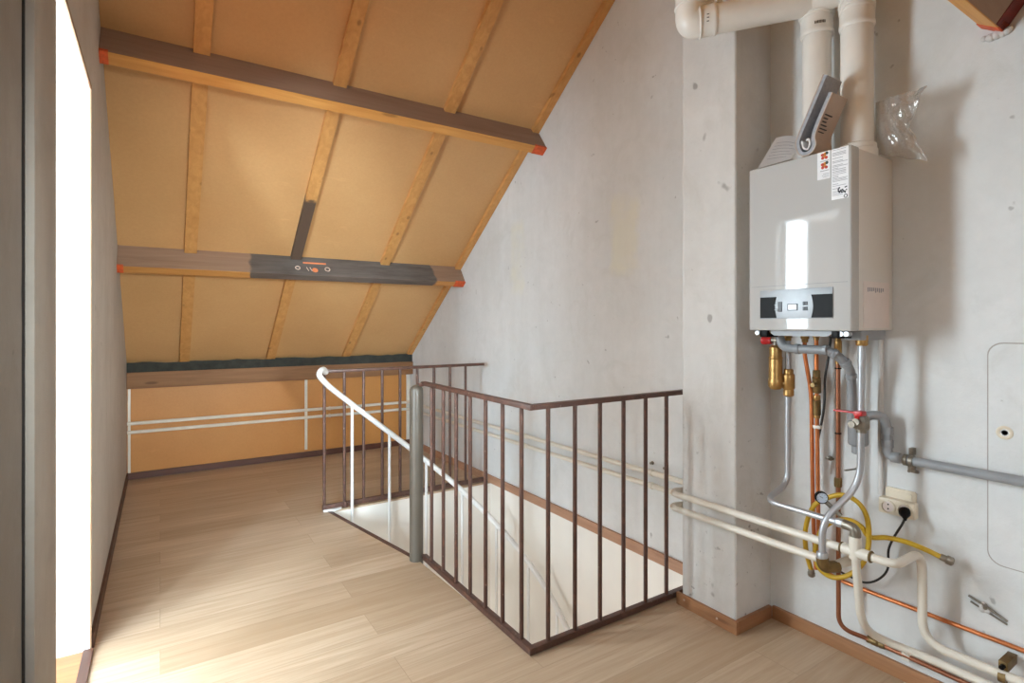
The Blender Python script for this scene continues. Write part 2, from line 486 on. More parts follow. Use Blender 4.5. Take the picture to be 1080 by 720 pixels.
# opening: lining, casing, threshold
b = MB().box(XL, XL+.005, OY1-.013, OY1+.006, 0, OZ+.006).box(XL, XL+.005, OY0, OY1-.013, OZ-.013, OZ+.006)
struct(b.build('trim_2', M['edge']), 'thin brown board edge framing the doorway opening', 'trim')
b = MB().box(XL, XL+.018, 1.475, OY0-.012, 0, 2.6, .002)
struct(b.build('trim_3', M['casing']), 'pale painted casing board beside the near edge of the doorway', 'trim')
n = 40
q0 = [(1.462+random.uniform(-.003, .002), 2.6*i/n) for i in range(n+1)]
q1 = [(1.4755, 2.6*i/n) for i in range(n+1)]
struct(MB().prism(q0+q1[::-1], 'x', XL, XL+.003).build('trim_10', M['hole']), 'dark ragged gap between wall and casing board', 'trim')
b = MB().box(XL-.13, XL+.018, OY0-.012, OY0, 0, 2.6)
struct(b.build('trim_4', M['edge']), 'brown edge of the near doorway jamb', 'trim')
struct(MB().box(XL-.02, XL+.012, OY0, OY1-.013, -.02, .012).build('trim_5', M['darktrim']), 'dark threshold strip across the doorway', 'trim')

# the small bright dormer beyond the opening
DX, DY = -2.6, -1.6
DZ = 2.46
struct(MB().box(DX-.1, XL-.02, DY, OY1, -.1, .006).build('floor_dormer', M['sillwood']), 'honey coloured floor inside the doorway', 'floor')
struct(MB().box(DX-.1, XL-.13, DY, OY1+.1, DZ, DZ+.1).build('ceiling_dormer', M['white']), 'white ceiling inside the doorway', 'ceiling')
def wall_with_hole(axis, c0, c1, a0, a1, z0, z1, h0, h1, hz0, hz1):
    b = MB()
    for (p, q, r, s) in ((a0, h0, z0, z1), (h1, a1, z0, z1), (h0, h1, z0, hz0), (h0, h1, hz1, z1)):
        if q-p > .003 and s-r > .003:
            if axis == 'x': b.box(c0, c1, p, q, r, s)
            else: b.box(p, q, c0, c1, r, s)
    return b
W1 = (-1.42, -.62, .6, 2.2)         # window towards the street: y0 y1 z0 z1
W2 = (-1.42, -.56, .75, 2.44)        # side window: x0 x1 z0 z1
W3 = (.2, 1.35, .6, 2.2)         # second window of that wall, unseen, added to brighten the gable wall
struct(wall_with_hole('x', DX-.08, DX, DY, .1, 0, DZ, *W1).build('wall_dormer_street', M['white']), 'white wall around the farther window inside the doorway', 'wall')
struct(wall_with_hole('x', DX-.08, DX, .1, OY1, 0, DZ, *W3).build('wall_dormer', M['white']), 'white wall around the added window inside the doorway', 'wall')
struct(wall_with_hole('y', OY1, OY1+.06, DX-.08, XL-.13, 0, DZ, *W2).build('wall_dormer_side', M['dormer']), 'grey side wall inside the doorway', 'wall')
struct(MB().box(DX-.08, XL-.13, DY-.06, DY, 0, DZ).build('wall_dormer_near', M['white']), 'white near wall inside the doorway', 'wall')
b = MB().box(XL-.13, XL, OY1-.012, OY1, 0, OZ-.012)
b.box(XL-.13, XL, OY0, OY1-.012, OZ-.012, OZ)
struct(b.build('trim_1', M['white']), 'white lining of the left doorway opening', 'trim')
def win_frame(name, axis, c0, c1, a0, a1, z0, z1, label):
    f = .035
    b = MB()
    for (p, q, r, s) in ((a0, a0+f, z0, z1), (a1-f, a1, z0, z1), (a0+f, a1-f, z0, z0+f), (a0+f, a1-f, z1-f, z1)):
        if axis == 'x': b.box(c0, c1, p, q, r, s)
        else: b.box(p, q, c0, c1, r, s)
    return struct(b.build(name, M['white']), label, 'window')
win_frame('window_1', 'x', DX-.06, DX-.02, *W1, 'white framed window inside the doorway')
win_frame('added_wall_window', 'x', DX-.06, DX-.02, *W3, 'white frame of an added unseen window inside the doorway')
win_frame('window_2', 'y', OY1+.015, OY1+.05, *W2, 'narrow white framed side window inside the doorway')

# stairwell below the floor
ZL = -2.7
b = MB().box(XR, XR+.15, 1.6, 4.05, ZL, 0)
struct(b.build('wall_stairwell_right', M['wellwhite']), 'bright white wall of the stairwell below floor level', 'wall')
struct(MB().box(-.4, XR, 3.87, 4.0, ZL, -.2).build('wall_stairwell_far', M['wellwhite']), 'white far wall of the stairwell', 'wall')
struct(MB().box(.985, XR, 3.866, 3.872, -.2, -.012).build('trim_6', M['wellwhite']), 'white fascia under the far railing', 'trim')
struct(MB().box(-.4, XR, 1.6, 1.73, ZL, -.2).build('wall_stairwell_near', M['wellwhite']), 'white near wall of the stairwell', 'wall')
struct(MB().box(-.5, -.4, 1.6, 4.0, ZL, -.2).build('wall_stairwell_left', M['wellwhite']), 'white left wall of the lower storey', 'wall')
struct(MB().box(-.5, XR+.15, 1.6, 4.0, ZL-.1, ZL).build('floor_lower', M['tread']), 'pale floor of the storey below', 'floor')
e0, e1 = Vector((.985, 3.87, 0)), Vector((1.185, 2.85, 0))
n = (e1-e0).normalized(); s = Vector((-n.y, n.x, 0))
b = MB().prism([tuple((e0+s*.012)[:2]), tuple((e1+s*.012)[:2]), tuple((e1-s*.012)[:2]), tuple((e0-s*.012)[:2])], 'z', -.03, .004)
struct(b.build('trim_7', M['rail']), 'dark nosing strip at the top of the stairs', 'trim')

# plaster patch outlined on the boiler wall
def rrect(y0, y1, z0, z1, r, n=6):
    out = []
    for (cy, cz, a0) in ((y1-r, z1-r, 0), (y0+r, z1-r, 90), (y0+r, z0+r, 180), (y1-r, z0+r, 270)):
        for i in range(n+1):
            a = math.radians(a0+90*i/n); out.append((cy+r*math.cos(a), cz+r*math.sin(a)))
    return out
struct(MB().prism(rrect(.25, .648, .52, 1.238, .04), 'x', XR-.004, XR).build('trim_8', M['wall']), 'raised plastered over hatch outline on the boiler wall', 'trim')
struct(MB().prism(rrect(.246, .652, .516, 1.242, .042), 'x', XR-.0015, XR).build('trim_9', M['crack']), 'dark crack line around the plastered hatch', 'trim')

# ------------------------------------------------------------------ roof timbers
def sect(y, z, a, c):
    """beam section hung under the far slope: a deep, c wide"""
    T = Vector((0, y, z)); Mi = T+DN*a; B = Mi-UP*c; R = T-UP*c
    return [(p.y, p.z) for p in (T, Mi, B, R)]
def beam(name, label, y, z, a, c, mface, munder, end_l=True, end_r=True):
    t = thing(name, label, 'beam', (1.0, y, z-.2), 'roof purlins')
    P4 = sect(y, z, a, c)
    MB().prism(P4, 'x', XL+.001, XR-.001).build('beam_side', mface, t)
    u = .003
    T = Vector((0, y, z))
    q = [T+DN*a, T+DN*a-UP*c, T+DN*(a+u)-UP*c, T+DN*(a+u)]
    MB().prism([(p.y, p.z) for p in q], 'x', XL+.001, XR-.001).build('beam_underside', munder, t)
    o = [T+DN*(a-.012)+UP*.002, T+DN*(a+u+.002)+UP*.002, T+DN*(a+u+.002)-UP*(c+.002), T+DN*(a-.012)-UP*(c+.002)]
    for flag, x0, x1 in ((end_l, XL+.001, XL+.035), (end_r, XR-.10, XR-.001)):
        if flag: MB().prism([(p.y, p.z) for p in o], 'x', x0, x1).build('painted_end', M['redpaint'], t)
    return t
beam('roof_beam', 'upper brown roof beam with orange painted ends, highest across the slope', 3.196, 2.70, .192, .062, M['purlin_face'], M['purlin_under'])
p2 = beam('roof_beam', 'lower roof beam with a long blackened stretch and orange dot marks', 4.405, 1.822, .18, .06, M['purlin_face2'], M['purlin_under2'])
# marks on the blackened stretch
def on_face(x, a):
    p = Vector((x, 4.405, 1.822))+DN*a+UP*.0008
    return p
MB().lathe([(.022, 0), (.022, .0012)], on_face(1.0, .13), UP, 16).build('paint_mark', M['orangemark'], p2)
for x, r in ((.875, .016), (1.095, .018)):
    MB().torus(on_face(x, .115), UP, r, .004, 14, 6).build('paint_mark', M['whitemark'], p2)
c0, c1 = on_face(.92, .06), on_face(1.09, .06)
b = MB(); b.tube([c0, c1], .007, 6); b.build('paint_mark', M['orangemark'], p2)
for x in (.94, .965):
    MB().tube([on_face(x, .105), on_face(x+.012, .14)], .003, 5).build('paint_mark', M['whitemark'], p2)

# purlin of the second slope, top right
t = thing('roof_beam', 'short visible wooden beam end at the top above the boiler wall', 'beam', (1.0, .6, 2.2), 'roof purlins')
U2, D2 = Vector((0, .809, .588)), Vector((0, .588, -.809))
B0 = Vector((0, .609, 2.247)); B1 = Vector((0, .662, 2.284))
q = [B0, B1, B1-D2*.19, B0-D2*.19]
MB().prism([(p.y, p.z) for p in q], 'x', XL+.001, XR-.001).build('beam_side', M['purlin_face'], t)
q = [B0, B1, B1+D2*.003, B0+D2*.003]
MB().prism([(p.y, p.z) for p in q], 'x', XL+.001, XR-.001).build('beam_underside', M['purlin_under'], t)
q = [B0-U2*.002-D2*.02, B0-U2*.002+D2*.005, B1+U2*.002+D2*.005, B1+U2*.002-D2*.02]
MB().prism([(p.y, p.z) for p in q], 'x', XR-.05, XR-.001).build('painted_end', M['redpaint'], t)
q = [B0-U2*.002-D2*.19, B0-U2*.002-D2*.0, B0+U2*.001, B0+U2*.001-D2*.19]
MB().prism([(p.y, p.z) for p in q], 'x', XR-.075, XR-.001).build('painted_end', M['darkred'], t)
b = MB()
for i in range(9):
    bmesh.ops.create_icosphere(b.bm, subdivisions=2, radius=random.uniform(.007, .015), matrix=Matrix.Translation((XR-.004, .655-.008*i+random.uniform(-.006, .006), 2.252-abs(i-4)*.001+random.uniform(-.014, .0))))
b.build('mortar_lump', M['patch'], t)

BL = 'roof battens'
def batten(name, x0, x1, ytop, label, mat):
    y0, y1 = YR+.02, YB-.03
    q = []
    for y in (y1, y0):
        q.append((y, far_roof(y)))
    T0, T1 = Vector((0, y1, far_roof(y1))), Vector((0, y0, far_roof(y0)))
    q = [T0, T1, T1+DN*.032, T0+DN*.032]
    o = MB().prism([(p.y, p.z-.0005) for p in q], 'x', x0, x1).build(name, mat)
    return tag(o, label, 'batten', BL)
batten('roof_batten', .14, .215, 0, 'pine roof batten nearest the left wall', M['batten'])
batten('roof_batten', .835, .91, 0, 'middle pine roof batten with a blackened stretch above the lower beam', M['batten_stained'])
batten('roof_batten', 1.54, 1.615, 0, 'pine roof batten on the right of the three wide ones', M['batten'])
batten('roof_batten', 2.235, 2.288, 0, 'rough split batten in the corner where roof meets grey gable wall', M['batten'])

o = MB().box(XL+.001, XR-.001, 5.495, YB-.001, .765, .90, .004).build('wall_plate', M['plate'])
tag(o, 'brown wall plate timber along the foot of the roof slope', 'timber')
# ragged felt strip in the gap above it
b = MB()
n = 46
top, bot = [], []
for i in range(n+1):
    x = XL+.002+(XR-XL-.004)*i/n
    top.append((x, .981+.003*math.sin(i*.9)+random.uniform(-.004, .004)))
    bot.append((x, .898+random.uniform(0, .002)))
b.prism(bot+top[::-1], 'y', 5.515, 5.53)
tag(b.build('felt_strip', M['felt']), 'dark ragged roofing felt strip above the brown wall plate', 'felt')

# thin cover strips on the knee wall
for x, w, z0, z1, lab in ((1.20, .026, .075, .765, 'white cover strip on the orange knee wall left of the railing'),
                          (2.262, .045, .055, .765, 'white cover strip in the far right corner of the knee wall'),
                          (-.218, .02, .055, .765, 'pale cover strip in the far left corner of the knee wall')):
    tag(MB().box(x-w/2, x+w/2, YB-.01, YB-.001, z0, z1, .002).build('cover_strip', M['pipewhite']), lab, 'strip', 'cover strips on the knee wall')

# ------------------------------------------------------------------ railings
def dup(o, loc, parent):
    c = o.copy(); COL.objects.link(c); c.parent = parent; c.location = loc
    return c
ZT = .985
def baluster_master(parent, x, y, r, z0, z1):
    o = MB().tube([(x, y, z0), (x, y, z1)], r, 10).build('baluster', M['rail'], parent)
    return o
def add_balusters(parent, pts, r, z0, z1):
    first = baluster_master(parent, pts[0][0], pts[0][1], r, z0, z1)
    for p in pts[1:]:
        dup(first, (p[0]-pts[0][0], p[1]-pts[0][1], 0), parent)
t = thing('stair_railing', 'brown iron railing in an L from the grey newel post to the pillar', 'railing', (1.227, 1.757, 0))
b = MB(); b.box(1.212, 1.242, 1.742, 2.80, ZT-.022, ZT, .003); b.build('top_rail', M['rail'], t)
b = MB(); b.box(1.242, 2.20, 1.742, 1.772, ZT-.022, ZT, .003); b.build('top_rail', M['rail'], t)
b = MB(); b.box(1.213, 1.241, 1.743, 2.79, .004, .03, .003); b.build('bottom_rail', M['rail'], t)
b = MB(); b.box(1.241, 2.15, 1.743, 1.771, .004, .03, .003); b.build('bottom_rail', M['rail'], t)
add_balusters(t, [(1.227, 1.757+.067+.1445*i) for i in range(7)] + [(1.311+.139*i, 1.757) for i in range(6)] + [(2.142, 1.757)], .0095, .028, ZT-.02)
# welds at the newel
MB().tube([(1.222, 2.79, .97), (1.20, 2.80, .965)], .012, 8).build('weld', M['rail'], t)
MB().tube([(1.224, 2.785, .018), (1.20, 2.81, .018)], .014, 8).build('weld', M['rail'], t)

t = thing('stair_railing', 'straight brown iron railing at the far end of the stairwell', 'railing', (.958, 3.88, 0))
MB().box(.945, 2.235, 3.866, 3.894, ZT-.022, ZT, .003).build('top_rail', M['rail'], t)
MB().box(.945, 2.255, 3.868, 3.892, .012, .046, .003).build('bottom_rail', M['rail'], t)
add_balusters(t, [(.958+.1385*i, 3.88) for i in range(9)], .0105, .03, ZT-.02)
b = MB().prism([(.95, 3.865), (1.02, 3.84), (1.075, 3.868), (1.03, 3.9), (.955, 3.9)], 'z', .001, .016)
b.build('white_foot', M['whiterail'], t)
MB().tube([(1.10, 3.868, .012), (1.10, 3.868, .05)], .018, 10).build('weld', M['rail'], t)

# ------------------------------------------------------------------ spiral stairs
NC = Vector((1.19, 2.81, 0))
t = thing('spiral_staircase', 'spiral staircase with grey newel post and white handrail going down the stairwell', 'staircase', (1.19, 2.81, ZL))
prof = [(.0375, 0), (.0375, 3.63), (.036, 3.645), (.030, 3.655), (.018, 3.663), (.006, 3.668)]
MB().lathe(prof, (1.19, 2.81, ZL), (0, 0, 1), 28).build('newel_post', M['newel'], t)
def hp(ph, R, z):
    a = math.radians(ph); return Vector((NC.x+R*math.sin(a), NC.y+R*math.cos(a), z))
ZH = [(-16, .93), (19, .41), (47, .0), (70, -.33), (90, -.62), (110, -.92), (200, -2.2)]
def zh(ph):
    for (a, za), (c, zc) in zip(ZH, ZH[1:]):
        if ph <= c: return za+(zc-za)*(ph-a)/(c-a)
    return ZH[-1][1]
RH = 1.02
pts = [Vector((.965, 3.866, .965)), Vector((.945, 3.84, .99)), Vector((.915, 3.80, .985)), Vector((.905, 3.785, .95))]
pts += [hp(a, RH, zh(a)) for a in range(-12, 201, 7)]
MB().tube(spline(pts, 4), .019, 12).build('handrail', M['whiterail'], t)
for k in range(13):
    ph = -3+15*k
    zt = zh(ph); zb = -.21*(k+1)-.02
    if zb < ZL+.05: break
    p = hp(ph, RH, zt)
    MB().tube([(p.x, p.y, zt-.01), (p.x, p.y, zb)], .0105, 10).build('handrail_baluster', M['whiterail'], t)
for k in range(12):
    a0 = -14+15*k; z = -.21*(k+1)
    if z < ZL+.1: break
    poly = [tuple(hp(a0, .04, 0)[:2])]+[tuple(hp(a0+17*j/5, 1.035, 0)[:2]) for j in range(6)]+[tuple(hp(a0+17, .04, 0)[:2])]
    MB().prism(poly, 'z', z-.04, z).build('tread', M['tread'], t)

# ------------------------------------------------------------------ heating pipes round the room
RP = .0145
def room_pipe(label, zl, zc, zr, zp, dz):
    t = thing('heating_pipe', label, 'pipe', (2.2, 3.0, zr), 'white heating pipes')
    f = [(XL+.005, 5.54, zl), (2.25, 5.54, zc), (2.25, 1.735, zr), (1.995, 1.735, zp+.002), (1.995, .94 if dz > 0 else 1.03, zp+.006)]
    MB().tube(fillet(f, .06, 9), RP, 12).build('pipe_run', M['pipewhite'], t)
    for y in (4.6, 3.3, 2.07):
        z = zc+(zr-zc)*(5.54-y)/3.8
        MB().lathe([(.019, -.008), (.019, .008)], (2.25, y, z), (0, 1, 0), 14).tube([(2.25, y, z), (XR-.002, y, z)], .006, 8).build('pipe_clip', M['pipewhite'], t)
    for x in (1.42,):
        z = zl+(zc-zl)*(x-XL)/2.48
        MB().lathe([(.019, -.008), (.019, .008)], (x, 5.54, z), (1, 0, 0), 14).tube([(x, 5.54, z), (x, YB-.002, z)], .006, 8).build('pipe_clip', M['pipewhite'], t)
    return t
room_pipe('upper of the two long white pipes along knee wall, stairwell and pillar', .472, .462, .495, .516, 1)
lo = room_pipe('lower of the two long white pipes along knee wall, stairwell and pillar', .399, .389, .425, .450, -1)
# bracket screws on the stair wall
for y, z, x, lab in ((2.0, .53, 2.262, 'small bracket screw above the stairwell pipes, the nearer to the pillar'), (2.1, .535, 2.268, 'small bracket screw above the stairwell pipes, the farther from the pillar')):
    tag(MB().lathe([(.010, 0), (.011, .003), (.007, .006), (.007, 2.287-x), (.005, 2.288-x)], (2.288, y, z), (-1, 0, 0), 10).build('bracket_screw', M['nickel']), lab, 'screw', 'bracket screws')

# brass elbow closing the lower pipe, stub back to the tee
t = thing('pipe_elbow', 'dark brass elbow under the right steel pipe joining the lower white pipe', 'elbow', (1.98, 1.02, .44))
MB().lathe([(.016, 0), (.019, .004), (.019, .026), (.016, .03)], (1.98, 1.024, .49), (0, 0, -1), 12).build('nut', M['steel'], t)
MB().tube(fillet([(1.98, 1.024, .47), (1.982, 1.02, .437), (2.03, .995, .437)], .02), .0205, 12).build('elbow_body', M['olive'], t)
MB().tube([(2.01, 1.005, .437), (2.10, .965, .462)], .0165, 12).build('stub', M['pipewhite'], t)

# tee and right hand radiator branches
t = thing('heating_pipe', 'white tee with two branches bending down the wall towards the floor at right', 'pipe', (2.0, .92, .1), 'white heating pipes')
MB().tube([(1.995, .965, .523), (1.995, .87, .523)], .0185, 14).tube([(1.995, .921, .50), (1.995, .921, .575)], .0195, 14).build('tee', M['pipewhite'], t)
for y in (.965, .872):
    MB().torus((1.995, y, .523), (0, 1, 0), .0165, .004, 18, 6).build('seal_ring', M['olive'], t)
f = [(1.995, .875, .523), (1.995, .80, .523), (2.19, .798, .523), (2.19, .797, .215), (2.205, .45, .21), (2.205, -.5, .205)]
MB().tube(fillet(f, .075, 9), .014, 14).build('branch_pipe', M['pipewhite'], t)
f = [(2.0, .923, .505), (2.055, .93, .26), (2.15, .925, .18), (2.205, .80, .16), (2.205, -.5, .14)]
MB().tube(fillet(f, .06, 9), .0135, 14).build('branch_pipe', M['pipewhite'], t)
t = thing('pipe_clamp', 'rusty metal clamp gripping the upper branch pipe at the lower right', 'clamp', (2.2, .588, .2))
MB().lathe([(.019, -.009), (.019, .009)], (2.2, .588, .206), (0, 1, 0), 16).build('ring', M['olive'], t)
MB().box(2.2, XR-.002, .576, .60, .222, .252, .003).build('bracket', M['olive'], t)
MB().tube([(2.185, .588, .238), (2.215, .588, .238)], .007, 8).build('bolt', M['black'], t)

# ------------------------------------------------------------------ boiler
BX0, BX1, BY0, BY1, BZ0, BZ1 = 1.975, 2.286, .924, 1.307, 1.279, 1.914
t = thing('gas_boiler', 'white wall hung gas boiler with black control panel and stickers', 'boiler', (2.13, 1.115, BZ0))
MB().box(2.032, BX1, BY0+.002, BY1-.002, BZ0, BZ1-.004, .003).build('body', M['casing_side'], t)
fp = MB().box(BX0, 2.03, BY0, BY1, BZ0-.002, BZ1, .007, 3).build('front_cover', M['casing_white'], t)
MB().box(BX0-.0006, BX0+.002, BY0+.012, BY1-.012, 1.4465, 1.448).build('seam', M['print'], fp)
# control panel
PY_0, PY_1 = .983, 1.258
cp = MB().box(BX0-.003, BX0+.004, PY_0, PY_1, 1.322, 1.432, .0015).build('control_panel', M['silver'], t)
def pan(y0, y1, z0, z1, bow):
    q = []
    for i in range(9):
        q.append((y0 if bow < 0 else y0+0, z0+(z1-z0)*i/8))
    left = [(y0+(bow*math.sin(PI*i/8) if bow > 0 else 0), z0+(z1-z0)*i/8) for i in range(9)]
    right = [(y1+(bow*math.sin(PI*i/8) if bow < 0 else 0), z0+(z1-z0)*i/8) for i in range(9)]
    return left+right[::-1]
MB().prism(pan(1.19, PY_1-.002, 1.325, 1.405, .007), 'x', BX0-.005, BX0).build('dark_panel', M['black'], cp)
MB().prism(pan(PY_0+.002, 1.058, 1.325, 1.408, -.007), 'x', BX0-.005, BX0).build('dark_panel', M['black'], cp)
MB().box(BX0-.0045, BX0, 1.108, 1.147, 1.352, 1.377, .001).build('display_frame', M['button'], cp)
MB().box(BX0-.0055, BX0, 1.112, 1.143, 1.355, 1.374).build('display', M['screen'], cp)
for i in range(2):
    for j in range(2):
        y, z = 1.0845-.009*i, 1.351+.019*j
        MB().box(BX0-.0055, BX0, y-.0042, y+.0042, z, z+.014, .001).build('button', M['button'], cp)
MB().box(BX0-.0055, BX0, 1.168, 1.184, 1.348, 1.386, .002).build('button', M['button'], cp)
for dz in (0, .018):
    MB().tube([(BX0-.006, 1.185, 1.356+dz), (BX0-.006, 1.196, 1.356+dz)], .0015, 6).build('switch_mark', M['screen'], cp)
# stickers
st = MB().box(BX0-.0008, BX0+.001, .933, .989, 1.735, 1.912).build('text_sticker', M['label'], t)
b = MB()
z = 1.908
while z > 1.746:
    y = .986
    ln = random.choice((.02, .035, .045, .05))
    b.box(BX0-.0012, BX0, y-ln, y, z-.0016, z)
    z -= random.choice((.0045, .006, .010))
b.build('print_lines', M['print'], st)
b = MB()
for i in range(26):
    y, z = random.uniform(.937, .966), random.uniform(1.752, 1.772)
    b.box(BX0-.0014, BX0, y, y+.004, z, z+.004)
b.build('print_blocks', M['printdark'], st)
MB().torus((BX0-.0012, .942, 1.742), (1, 0, 0), .0055, .0012, 16, 5).build('print_ring', M['printdark'], st)
s2 = MB().box(BX0-.0008, BX0+.001, .994, 1.038, 1.815, 1.912).build('logo_sticker', M['label'], t)
for cz in (1.896, 1.862):
    cy = 1.013
    for dy, dz, m in ((.006, -.006, 'petalred'), (-.006, -.006, 'petalred'), (.007, .005, 'petalred'), (0, 0, 'petalorange'), (-.001, .007, 'petalorange'), (-.008, .009, 'petalgreen')):
        MB().lathe([(.0055, 0), (.0055, .0008)], (BX0-.0008, cy+dy, cz+dz), (-1, 0, 0), 12).build('logo_dot', M[m], s2)
    MB().box(BX0-.0012, BX0, .998, 1.028, cz-.0185, cz-.0165).build('logo_line', M['print'], s2)
b = MB()
for z in (1.834, 1.828, 1.822): b.box(BX0-.0012, BX0, .997, .997+random.uniform(.012, .03), z-.0015, z)
b.build('logo_line', M['print'], s2)
sl = MB().box(2.062, 2.255, BY0+.0008, BY0+.003, 1.288, 1.452).build('side_label', M['sidelabel'], t)
b = MB()
for i in range(9): b.box(2.09+.014*i, 2.098+.014*i, BY0+.0003, BY0+.001, 1.417+random.uniform(-.004, .004), 1.431)
b.build('print_lines', M['print'], sl)
# underside tray and clips
b = MB().prism([(BY0+.06, BZ0), (BY1-.06, BZ0), (BY1-.09, BZ0-.022), (BY0+.09, BZ0-.022)], 'x', 2.0, 2.24)
b.build('bottom_tray', M['grey'], t)
for y in (BY1-.055, BY0+.055): MB().box(1.985, 2.06, y-.016, y+.016, BZ0-.028, BZ0, .003).build('clip', M['black'], t)
for y in (BY1-.028, BY0+.022, BY0+.04): MB().tube([(1.985, y, BZ0-.012), (2.01, y, BZ0-.012)], .009, 10).build('screw', M['steel'], t)
MB().box(2.06, 2.24, BY0+.006, BY0+.06, BZ0-.035, BZ0, .004).build('clip', M['grey'], t)
# fittings below the cabinet
for (x, y, h, m, r) in ((2.14, 1.243, .045, 'brass', .017), (2.17, 1.19, .05, 'brass', .016), (2.17, 1.145, .04, 'brass', .014), (2.18, 1.068, .13, 'brass', .013), (2.10, .948, .055, 'brass', .02)):
    MB().lathe([(r*.8, 0), (r*.8, h*.3), (r, h*.32), (r, h*.72), (r*.75, h*.75), (r*.75, h)], (x, y, BZ0), (0, 0, -1), 12).build('connector', M[m], t)

# ------------------------------------------------------------------ flue
t = thing('flue_pipe', 'cream plastic flue pipes rising from the boiler and elbowing over the pillar', 'flue', (2.17, 1.07, BZ1))
FL, FR = Vector((2.17, 1.143, 0)), Vector((2.17, .996, 0))
def vpipe(c, r, z0, z1, name='pipe'):
    return MB().tube([(c.x, c.y, z0), (c.x, c.y, z1)], r, 28).build(name, M['pvc'], t)
vpipe(FR, .053, BZ1-.005, 2.50); vpipe(FL, .051, BZ1-.005, 2.50)
MB().lathe([(.066, 0), (.066, .03), (.062, .034), (.062, .05), (.054, .055)], (FR.x, FR.y, BZ1-.004), (0, 0, 1), 32).build('base_collar', M['pvc'], t)
MB().lathe([(.062, 0), (.062, .035), (.052, .04)], (FL.x, FL.y, BZ1-.004), (0, 0, 1), 32).build('base_collar', M['pvc'], t)
ZX = 2.565
def collar(p, axis, r, h, rings=True):
    pr = [(r*.95, 0), (r, .003), (r*1.03, .008), (r*1.03, .016), (r, .02), (r, h-.012), (r*1.03, h-.01), (r*1.03, h-.002), (r*.95, h)]
    return MB().lathe(pr, p, axis, 32).build('collar', M['pvc'], t)
collar((FR.x, FR.y, 2.395), (0, 0, 1), .057, .075)
collar((FL.x, FL.y, 2.43), (0, 0, 1), .057, .09)
# elbow of the right pipe into the tee on the left pipe, and long pipe to the left
TT = Vector((2.135, 1.146, ZX))
MB().tube(fillet([(FR.x, FR.y, 2.45), (FR.x, FR.y, ZX), tuple(TT)], .085, 12), .056, 28).build('elbow', M['pvc'], t)
for z0 in (2.475, 2.50): MB().torus((FR.x, FR.y+(.004 if z0 > 2.48 else 0), z0), (0, .25 if z0 > 2.48 else 0, 1), .056, .004, 32, 8).build('ridge', M['pvc'], t)
MB().tube([(FL.x, FL.y, 2.50), (FL.x, FL.y, 2.70)], .06, 28).build('tee', M['pvc'], t)
for z0 in (2.512, 2.62): MB().torus((FL.x, FL.y, z0), (0, 0, 1), .06, .004, 32, 8).build('ridge', M['pvc'], t)
E1 = Vector((1.83, 1.475, 2.535))
MB().tube([tuple(TT), tuple(E1)], .057, 28).build('cross_pipe', M['pvc'], t)
dv = (E1-TT).normalized()
collar(E1-dv*.10, dv, .060, .07)
MB().tube(fillet([E1-dv*.05, E1, E1+Vector((0, 0, .16))], .075, 12), .060, 28).build('elbow', M['pvc'], t)
MB().torus(E1+Vector((0, 0, .065)), (0, 0, 1), .060, .005, 32, 8).build('ridge', M['pvc'], t)
MB().torus(E1-dv*.035, dv, .060, .005, 32, 8).build('ridge', M['pvc'], t)
b = MB()
pc = E1-dv*.09
b.box(pc.x-.02, pc.x+.02, pc.y-.03, pc.y+.03, pc.z+.052, pc.z+.085, .005); b.build('clip', M['pvc'], t)
# printed size marks
def marks(c, r, z, a0):
    b = MB()
    for i in range(4):
        a = a0+i*.17
        d = Vector((math.cos(a), math.sin(a), 0)); p = Vector((c.x, c.y, z))+d*(r+.0006)
        s = Vector((-d.y, d.x, 0))
        b.tube([p-s*.003+Vector((0, 0, -.005)), p-s*.003+Vector((0, 0, .005))], .0018, 5).tube([p+s*.002+Vector((0, 0, -.005)), p+s*.002+Vector((0, 0, .005))], .0012, 5)
    b.build('print_mark', M['band'], t)
marks(FL, .0575, 2.463, math.radians(205))
b = MB()
for i in range(3):
    pp = E1-dv*(.062)+Vector((0, 0, -.03+.012*i))
    sd = Vector((dv.y, -dv.x, 0))
    if sd.x > 0: sd = -sd
    pp = pp+sd*math.sqrt(max(0, .0622**2-(-.03+.012*i)**2))
    b.tube([pp-dv*.004, pp+dv*.004], .0018, 5)
b.build('print_mark', M['band'], t)

# ------------------------------------------------------------------ things on top of the boiler
t = thing('booklet', 'thick folded booklet leaning between the two flue pipes on the boiler', 'booklet', (2.05, 1.09, BZ1))
def sheet(c, w):
    pts = [Vector((0, y, z)) for y, z in c]
    L, R = [], []
    for i, p in enumerate(pts):
        d = (pts[min(i+1, len(pts)-1)]-pts[max(i-1, 0)]).normalized()
        n = Vector((0, -d.z, d.y))
        L.append((p.y+n.y*w/2, p.z+n.z*w/2)); R.append((p.y-n.y*w/2, p.z-n.z*w/2))
    return L+R[::-1]
